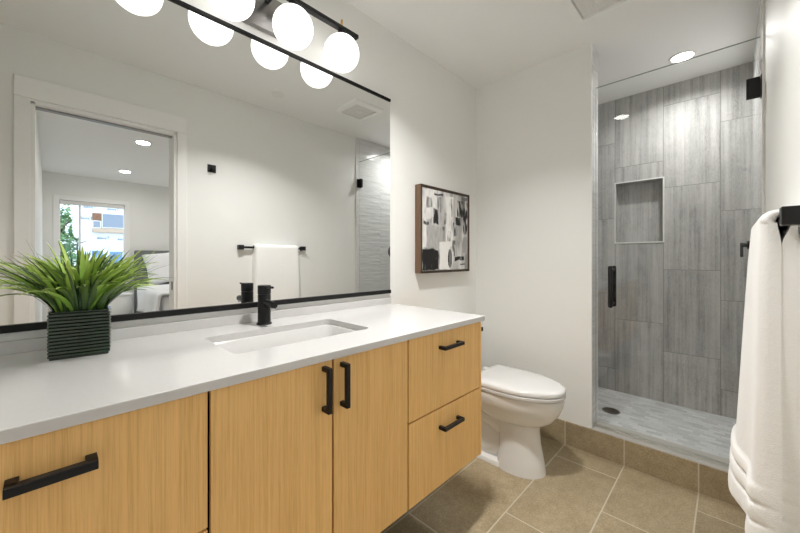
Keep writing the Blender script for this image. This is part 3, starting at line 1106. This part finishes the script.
def painted(u, v):
    """u right, v up, both 0..1"""
    c = 0.50 + 0.30 * nz2(u * 3.0, v * 0.8, 2.2, 1.0) + 0.22 * nz2(u * 8, v * 1.5, 2.0, 4.0)
    ju = u + 0.018 * nz2(u, v, 9, 2.0)
    jv = v + 0.022 * nz2(u, v, 8, 5.0)

    def patch(u0, u1, v0, v1, val, tex=0.0, soft=0.012):
        nonlocal c
        f = min((ju - u0) / soft, (u1 - ju) / soft, (jv - v0) / soft, (v1 - jv) / soft)
        f = max(0.0, min(1.0, f))
        if tex:
            f *= max(0.0, min(1.0, 1.0 - 0.25 * tex + tex * 1.9 * nz2(u * 5, v * 2.2, 4.5, val + u0)))
        c = c * (1 - f) + val * f

    patch(0.0, 0.30, 0.62, 1.0, 0.72, 0.4)
    patch(0.06, 0.42, 0.27, 0.55, 0.47, 0.1)
    patch(0.0, 0.09, 0.28, 0.70, 0.75, 0.4)
    patch(0.70, 0.86, 0.36, 0.58, 0.45, 0.1)
    patch(0.48, 0.66, 0.30, 0.95, 0.80, 0.5)
    patch(0.34, 0.58, 0.0, 0.36, 0.84, 0.2)
    patch(0.00, 0.33, 0.0, 0.265, 0.035, 0.25)
    patch(0.22, 0.335, 0.57, 0.77, 0.05, 0.5)
    patch(0.16, 0.26, 0.56, 0.66, 0.18, 0.8)
    patch(0.70, 0.83, 0.585, 0.70, 0.05, 0.4)
    patch(0.74, 1.0, 0.70, 0.93, 0.12, 1.0)
    patch(0.88, 1.0, 0.48, 0.74, 0.14, 1.0)
    patch(0.24, 0.46, 0.935, 0.97, 0.08, 0.9)
    patch(0.60, 0.64, 0.70, 0.92, 0.30, 0.8)
    patch(0.44, 0.50, 0.58, 0.74, 0.22, 0.9)
    patch(0.68, 0.92, 0.115, 0.185, 0.05, 0.5)
    patch(0.80, 0.94, 0.06, 0.085, 0.10, 0.6)
    patch(0.62, 0.70, 0.18, 0.40, 0.25, 1.0)
    patch(0.30, 0.38, 0.72, 0.93, 0.30, 0.9)
    patch(0.08, 0.20, 0.76, 0.90, 0.33, 0.9)
    patch(0.64, 0.74, 0.44, 0.62, 0.20, 0.9)
    patch(0.86, 0.98, 0.22, 0.46, 0.40, 0.8)
    patch(0.02, 0.14, 0.55, 0.60, 0.20, 0.9)
    patch(0.52, 0.60, 0.36, 0.50, 0.30, 1.0)
    patch(0.84, 1.0, 0.93, 1.0, 0.25, 0.8)
    q = ((u - 0.575) / 0.045) ** 2 + ((v - 0.145) / 0.125) ** 2
    if q < 1:
        c = 0.08 + (0.25 if abs(u - 0.575) < 0.012 else 0.0)
    patch(0.40, 0.47, 0.50, 0.56, 0.18, 0.9)
    c += 0.07 * nz2(u * 14, v * 5, 2.0, 9.0)
    c = max(0.012, min(0.86, 0.35 + (c - 0.40) * 1.35))
    return (c, c * 0.985, c * 0.965, 1)


gr = []
for j in range(N + 1):
    row = []
    for i in range(N + 1):
        u, v = i / N, j / N
        vert = b.verts.new((-cw + 2 * cw * u, AD - 0.004 + 0.0006 * nz2(u, v, 30, 3), -ch + 2 * ch * v))
        vert[lay] = painted(u, v)
        row.append(vert)
    gr.append(row)
for j in range(N):
    for i in range(N):
        b.faces.new((gr[j][i], gr[j][i + 1], gr[j + 1][i + 1], gr[j + 1][i]))
finish('canvas', b, M['canvas'], art)

# ------------------------------------------------------------------ toilet
TX = 1.83
toi = thing('toilet', 'white elongated toilet with closed lid beside the vanity', 'toilet', (TX, 0, 0))


def egg(hw, yb, yf, z, n=48, p=2.3, nose=0.0):
    """closed ring: rounded-square back at yb, elongated nose at yf"""
    pts = []
    yc = yb + (yf - yb) * 0.40
    for i in range(n):
        a = 2 * PI * i / n
        ca, sa = math.cos(a), math.sin(a)
        if sa >= 0:
            e1 = 2.0
            xx = hw * math.copysign(abs(ca) ** (2 / e1), ca)
            yy = yc + (yf - yc) * (abs(sa) ** (2 / e1))
        else:
            xx = hw * math.copysign(abs(ca) ** (2 / p), ca) * (1 - (0.03 if p > 6 else 0.10) * abs(sa) ** 2)
            yy = yc - (yc - yb) * (abs(sa) ** (2 / p))
        pts.append((xx, yy, z))
    return pts


b = BM()
# bowl
add_loft(b, [egg(0.085, 0.34, 0.635, 0.250), egg(0.104, 0.30, 0.662, 0.262), egg(0.138, 0.26, 0.708, 0.295), egg(0.162, 0.24, 0.740, 0.340),
             egg(0.174, 0.23, 0.757, 0.375), egg(0.178, 0.225, 0.763, 0.412), egg(0.176, 0.225, 0.761, 0.424), egg(0.166, 0.235, 0.75, 0.428)], True, True)
# front pedestal
add_loft(b, [egg(0.114, 0.42, 0.670, 0.0, p=3.2), egg(0.113, 0.42, 0.669, 0.012, p=3.2), egg(0.106, 0.425, 0.657, 0.08, p=3.2), egg(0.096, 0.43, 0.642, 0.16, p=3.2),
             egg(0.093, 0.42, 0.638, 0.235, p=3.0), egg(0.100, 0.40, 0.65, 0.262, p=2.6)], True, True)
# narrow rear body, foot flange and deck under the tank
add_loft(b, [rrect(-0.105, 0.105, 0.10, 0.47, 0.03, 0.0), rrect(-0.105, 0.105, 0.10, 0.47, 0.03, 0.022), rrect(-0.098, 0.098, 0.105, 0.47, 0.03, 0.028)], True, True)
add_loft(b, [rrect(-0.062, 0.062, 0.13, 0.50, 0.02, 0.02), rrect(-0.062, 0.062, 0.13, 0.50, 0.02, 0.33)], True, True)
add_loft(b, [rrect(-0.10, 0.10, 0.10, 0.38, 0.03, 0.30), rrect(-0.16, 0.16, 0.03, 0.40, 0.04, 0.36), rrect(-0.165, 0.165, 0.02, 0.40, 0.04, 0.405), rrect(-0.155, 0.155, 0.03, 0.39, 0.04, 0.415)], True, True)
# trapway: a bulging pipe behind the pedestal, sweeping down to the foot
add_tube(b, [(0, 0.46, 0.20), (0, 0.40, 0.245), (0, 0.33, 0.265), (0, 0.26, 0.255), (0, 0.20, 0.21), (0, 0.165, 0.14), (0, 0.15, 0.03)],
         [0.080, 0.088, 0.092, 0.092, 0.090, 0.088, 0.085], 24)
add_tube(b, [(0, 0.45, 0.10), (0, 0.36, 0.075), (0, 0.28, 0.06)], [0.078, 0.080, 0.076], 24)
finish('bowl', b, M['porcelain'], toi, 50)
b = BM()
add_loft(b, [rrect(-0.155, 0.155, 0.014, 0.19, 0.03, 0.412), rrect(-0.163, 0.163, 0.012, 0.20, 0.03, 0.55), rrect(-0.165, 0.165, 0.012, 0.203, 0.03, 0.72)], True, True)
tk = finish('tank', b, M['porcelain'], toi, 50)
b = BM()
add_loft(b, [rrect(-0.170, 0.170, 0.010, 0.208, 0.03, 0.721), rrect(-0.170, 0.170, 0.010, 0.208, 0.03, 0.745), rrect(-0.162, 0.162, 0.016, 0.20, 0.03, 0.752)], True, True)
finish('tank_lid', b, M['porcelain'], tk, 50)
b = BM()
add_lathe(b, [(0.012, 0.203), (0.012, 0.212)], (-0.11, 0, 0.67), 'y', 20)
add_box(b, -0.118, -0.055, 0.212, 0.222, 0.664, 0.677, 0.003)
finish('flush_lever', b, M['chrome'], tk, 40)


def seat_ring(z, g, yb=0.285):
    """elongated seat outline: half-ellipse nose, straight sides, squared back with small corner radii"""
    hw, yf, y0, r = 0.182 + g, 0.768 + g, 0.48, 0.010
    y1 = yb + 0.015 - g
    pts = [(hw * math.cos(PI * i / 40), y0 + (yf - y0) * math.sin(PI * i / 40), z) for i in range(41)]
    bw = hw * 0.97
    for i in range(1, 6):
        f = i / 6
        pts.append((-hw + (hw - bw) * f, y0 + (y1 + r - y0) * f, z))
    for i in range(7):
        a = PI + PI / 2 * i / 6
        pts.append((-bw + r + r * math.cos(a), y1 + r + r * math.sin(a), z))
    for i in range(7):
        a = 1.5 * PI + PI / 2 * i / 6
        pts.append((bw - r + r * math.cos(a), y1 + r + r * math.sin(a), z))
    for i in range(1, 6):
        f = 1 - i / 6
        pts.append((hw - (hw - bw) * f, y0 + (y1 + r - y0) * f, z))
    return pts


b = BM()
add_loft(b, [seat_ring(0.430, -0.006), seat_ring(0.433, 0.0), seat_ring(0.446, 0.001), seat_ring(0.4505, -0.004)], True, True)
se = finish('seat', b, M['seat'], toi, 50)
b = BM()
add_loft(b, [seat_ring(0.4535, -0.006, 0.275), seat_ring(0.456, 0.000, 0.275), seat_ring(0.470, 0.001, 0.275), seat_ring(0.477, -0.005, 0.28), seat_ring(0.481, -0.020, 0.295),
             seat_ring(0.4835, -0.06, 0.33), seat_ring(0.4845, -0.12, 0.36)], True, True)
finish('lid', b, M['seat'], toi, 60)
for q in (-1, 1):
    b = BM()
    add_loft(b, [rrect(q * 0.075 - 0.022, q * 0.075 + 0.022, 0.255, 0.300, 0.008, 0.416), rrect(q * 0.075 - 0.020, q * 0.075 + 0.020, 0.257, 0.300, 0.008, 0.470)], True, True)
    finish('hinge', b, M['seat'], toi, 50)

# ------------------------------------------------------------------ toilet paper holder on the vanity's end
tp = thing('toilet_paper_holder', 'small black toilet paper holder on the vanity end panel', 'toilet paper holder', (VX1, 0.560, 0.837))
finish('rosette', add_box(BM(), 0.0002, 0.008, -0.020, 0.020, -0.020, 0.020, 0.0015), M['black'], tp)
b = BM()
add_box(b, 0.008, 0.048, -0.009, 0.009, -0.009, 0.009, 0.0012)
finish('post', b, M['black'], tp)
finish('arm', add_box(BM(), 0.034, 0.047, -0.160, -0.009, -0.0065, 0.0065, 0.0012), M['black'], tp)

# ------------------------------------------------------------------ shower door, valve, drain
GXP = 2.292
sd = thing('shower_door', 'clear frameless glass shower door with black hinge and pull', 'shower door', (GXP, 0, 0))
finish('pane', add_box(BM(), -0.005, 0.005, 0.796, YR - 0.014, 0.158, 2.185, 0.0015), M['glass'], sd)
b = BM()
add_box(b, -0.004, 0.004, 0.796, YR - 0.014, 0.1475, 0.158)
finish('bottom_sweep', b, M['glass'], sd)
for nm, (ya, yb_, za, zb) in (('top_edge', (0.796, YR - 0.014, 2.185, 2.1865)), ('side_edge', (0.7945, 0.796, 0.158, 2.1865))):
    finish(nm, add_box(BM(), -0.005, 0.005, ya, yb_, za, zb), M['glass_edge'], sd)
for hz in (1.955, 0.40):
    b = BM()
    add_box(b, -0.012, -0.0055, 1.430, 1.478, hz - 0.046, hz + 0.046, 0.002)
    add_box(b, 0.0055, 0.012, 1.430, 1.478, hz - 0.046, hz + 0.046, 0.002)
    hp = finish('hinge', b, M['black'], sd)
    b = BM()
    add_box(b, -0.028, 0.028, YR - 0.0145, YR - 0.0085, hz - 0.046, hz + 0.046, 0.0015)
    add_tube(b, [(0, 1.4755, hz - 0.040), (0, 1.4755, hz + 0.040)], 0.007, 12)
    finish('wall_plate', b, M['black'], hp, 40)
for sgn in (-1, 1):
    b = BM()
    pts = [(sgn * 0.0055, 0.880, 0.895), (sgn * 0.034, 0.880, 0.895)]
    add_tube(b, pts, 0.0085, 14)
    add_tube(b, [(sgn * 0.0055, 0.880, 1.090), (sgn * 0.034, 0.880, 1.090)], 0.0085, 14)
    zs = [0.872, 0.874, 0.880, 1.106, 1.112, 1.114]
    rs = [0.006, 0.010, 0.0125, 0.0125, 0.010, 0.006]
    add_tube(b, [(sgn * 0.042, 0.880, q) for q in zs], rs, 18)
    finish('handle', b, M['black'], sd, 40)
th = struct('trim_5', add_box(BM(), GXP - 0.012, GXP + 0.012, 0.787, YR - 0.010, 0.146, 0.1475), M['alu'])
struct('trim_6', add_box(BM(), GXP + 0.0075, GXP + 0.0125, 0.785, YR - 0.010, 0.1475, 0.156), M['alu'])

va = thing('shower_valve', 'black shower valve with hanging lever on the white tiled wall', 'shower valve', (2.80, YR - 0.008, 1.235))
finish('plate', add_lathe(BM(), [(0.075, -0.0005), (0.075, -0.005), (0.072, -0.008)], (0, 0, 0), 'y', 36), M['black'], va, 40)
finish('stem', add_lathe(BM(), [(0.024, -0.008), (0.024, -0.035), (0.013, -0.036), (0.013, -0.056)], (0, 0, 0), 'y', 24), M['black'], va, 40)
finish('lever', add_box(BM(), -0.006, 0.006, -0.064, -0.050, -0.070, 0.014, 0.003), M['black'], va, 40)

dr = thing('shower_drain', 'round dark drain in the grey mosaic shower floor', 'drain', (2.742, 0.777, ZF))
b = BM()
add_lathe(b, [(0.044, 0.0003), (0.055, 0.0003), (0.055, 0.003), (0.052, 0.004), (0.044, 0.004), (0.044, 0.0003)], n=36)
bmesh.ops.delete(b, geom=[f for f in b.faces if len(f.verts) > 4], context='FACES')
finish('ring', b, M['gunmetal'], dr, 40)
b = BM()
add_lathe(b, [(0.044, 0.0003), (0.044, 0.0015), (0.0, 0.0015)], n=36)
finish('strainer', b, M['black'], dr)
b = BM()
for q in range(-3, 4):
    xx = q * 0.011
    L = math.sqrt(max(0, 0.042 ** 2 - xx ** 2))
    add_box(b, xx - 0.0028, xx + 0.0028, -L, L, 0.0015, 0.0035)
finish('grate', b, M['gunmetal'], dr)

# ------------------------------------------------------------------ towel bar and towel
BX_0, BX_1, BYc, BZc = 1.045, 1.64, 1.462, 1.247
tbar = thing('towel_bar', 'black square towel bar on the wall opposite the mirror', 'towel bar', ((BX_0 + BX_1) / 2, YR, BZc))
hl = (BX_1 - BX_0) / 2
cy = BYc - YR
finish('bar', add_box(BM(), -hl + 0.038, hl - 0.038, cy - 0.009, cy + 0.009, -0.009, 0.009, 0.0015), M['black'], tbar)
for q in (-1, 1):
    finish('post', add_box(BM(), q * (hl - 0.02) - 0.02, q * (hl - 0.02) + 0.02, cy - 0.014, -0.0005, -0.019, 0.019, 0.002), M['black'], tbar)

tw_x0, tw_x1 = 1.165, 1.555
LF, LB, RI = 0.79, 0.765, 0.0105
ZB = BZc


def hem(d, L):
    """raised rolls and stitched grooves of the hem, d below the bar"""
    e_ = L - d
    r = 0.0
    for c0, wdt in ((0.038, 0.036), (0.098, 0.021), (0.143, 0.021)):
        q = abs(e_ - c0) / wdt
        if q < 1:
            r = max(r, (1 - q * q) ** 0.5)
    return r if e_ < 0.165 else 0.0


def towel_ring(s):
    """one closed cross-section of the folded towel at arc length s: list of (x, y, z)"""
    top = PI * RI
    n = 64
    pts_in, pts_out = [], []
    for i in range(n + 1):
        u = i / n
        x = tw_x0 + (tw_x1 - tw_x0) * u
        edge = max(0.0, 1 - abs(2 * u - 1) ** 22) ** 0.5
        if s < LF:
            d = LF - s
            k = d / LF
            sm = max(0.0, min(1.0, (u - 0.30) / 0.32))
            sm = sm * sm * (3 - 2 * sm)                       # the far half folds outward
            t = min(1.0, d / 0.06)
            t = t * t * (3 - 2 * t)
            yi = BYc - RI - 0.001 + t * (RI - 0.0038)      # falls back against the rear layer under the bar
            yo = BYc - RI - 0.031 - 0.002 * min(1, d / 0.1) - k * (0.008 + 0.030 * sm)
            yo -= 0.0035 * math.sin(9 * u + 2 * d) * k
            h_ = hem(d, LF)
            yo -= 0.010 * h_ - (0.004 if (h_ < 0.25 and LF - d < 0.165) else 0)
            th = yi - yo
            hem_drop = 0.010 * (sm - 0.5) * k + 0.012 * k * math.sin(5 * u)
            zz_ = ZB - d - hem_drop
            tip = min(1.0, s / 0.03)
            th *= max(0.03, 1 - (1 - tip) ** 2) ** 0.5 if tip < 1 else 1.0
            yo = yi - th * (0.45 + 0.55 * edge)
            yi2 = yi
            xs = x + (0.018 * (u - 0.5) + 0.006 * math.sin(d * 6)) * k
            pts_out.append((xs, yo, zz_))
            pts_in.append((xs, yi2, zz_))
        elif s < LF + top:
            a = (s - LF) / RI
            f = a / PI
            th = 0.030 * (1 - f) + 0.010 * f
            e2 = 0.45 + 0.55 * edge
            ro = RI + 0.001 + th * (0.5 + 0.5 * e2)
            ri = RI + 0.001 + th * (0.5 - 0.5 * e2)
            hz = 1.0 - 0.35 * math.sin(a) * th / 0.030
            pts_out.append((x, BYc - ro * math.cos(a), ZB + (RI + 0.001 + (ro - RI - 0.001) * hz) * math.sin(a)))
            pts_in.append((x, BYc - ri * math.cos(a), ZB + ri * math.sin(a)))
        else:
            d = s - LF - top
            t = min(1.0, d / 0.06)
            t = t * t * (3 - 2 * t)
            yi = BYc + RI + 0.001 - t * (RI + 0.0055)
            th = 0.010 + t * (YR - 0.0015 - yi - 0.010)
            tip = min(1.0, (LB - d) / 0.008)
            th *= max(0.05, 1 - (1 - tip) ** 2) ** 0.5 if tip < 1 else 1.0
            pts_out.append((x - 0.002 * hem(d, LB) * (1 - u), yi + th, ZB - d))
            pts_in.append((x - 0.002 * hem(d, LB) * (1 - u), yi, ZB - d))
    return pts_out + pts_in[::-1]


b = BM()
stations = [0.0, 0.001, 0.003, 0.006, 0.010, 0.015]
q = 0.02
while q < LF - 0.002:
    stations.append(q)
    q += 0.005
stations += [LF + PI * RI * i / 14 for i in range(15)]
q = LF + PI * RI + 0.005
while q < LF + PI * RI + LB - 0.004:
    stations.append(q)
    q += 0.005
stations.append(LF + PI * RI + LB)
add_loft(b, [towel_ring(q) for q in stations], True, True)
tow = finish('towel', b, M['terry'], None, 80)
tag(tow, 'thick white towel draped over the black towel bar', 'towel')

# ------------------------------------------------------------------ robe hook seen in the mirror
rh = thing('robe_hook', 'small square black robe hook high on the wall beside the doorway', 'hook', (0.857, YR, 1.845))
finish('plate', add_box(BM(), -0.029, 0.029, -0.008, -0.0003, -0.029, 0.029, 0.0015), M['black'], rh)
b = BM()
add_box(b, -0.009, 0.009, -0.045, -0.008, -0.012, 0.006, 0.002)
add_box(b, -0.012, 0.012, -0.050, -0.042, -0.012, 0.016, 0.002)
finish('peg', b, M['black'], rh)
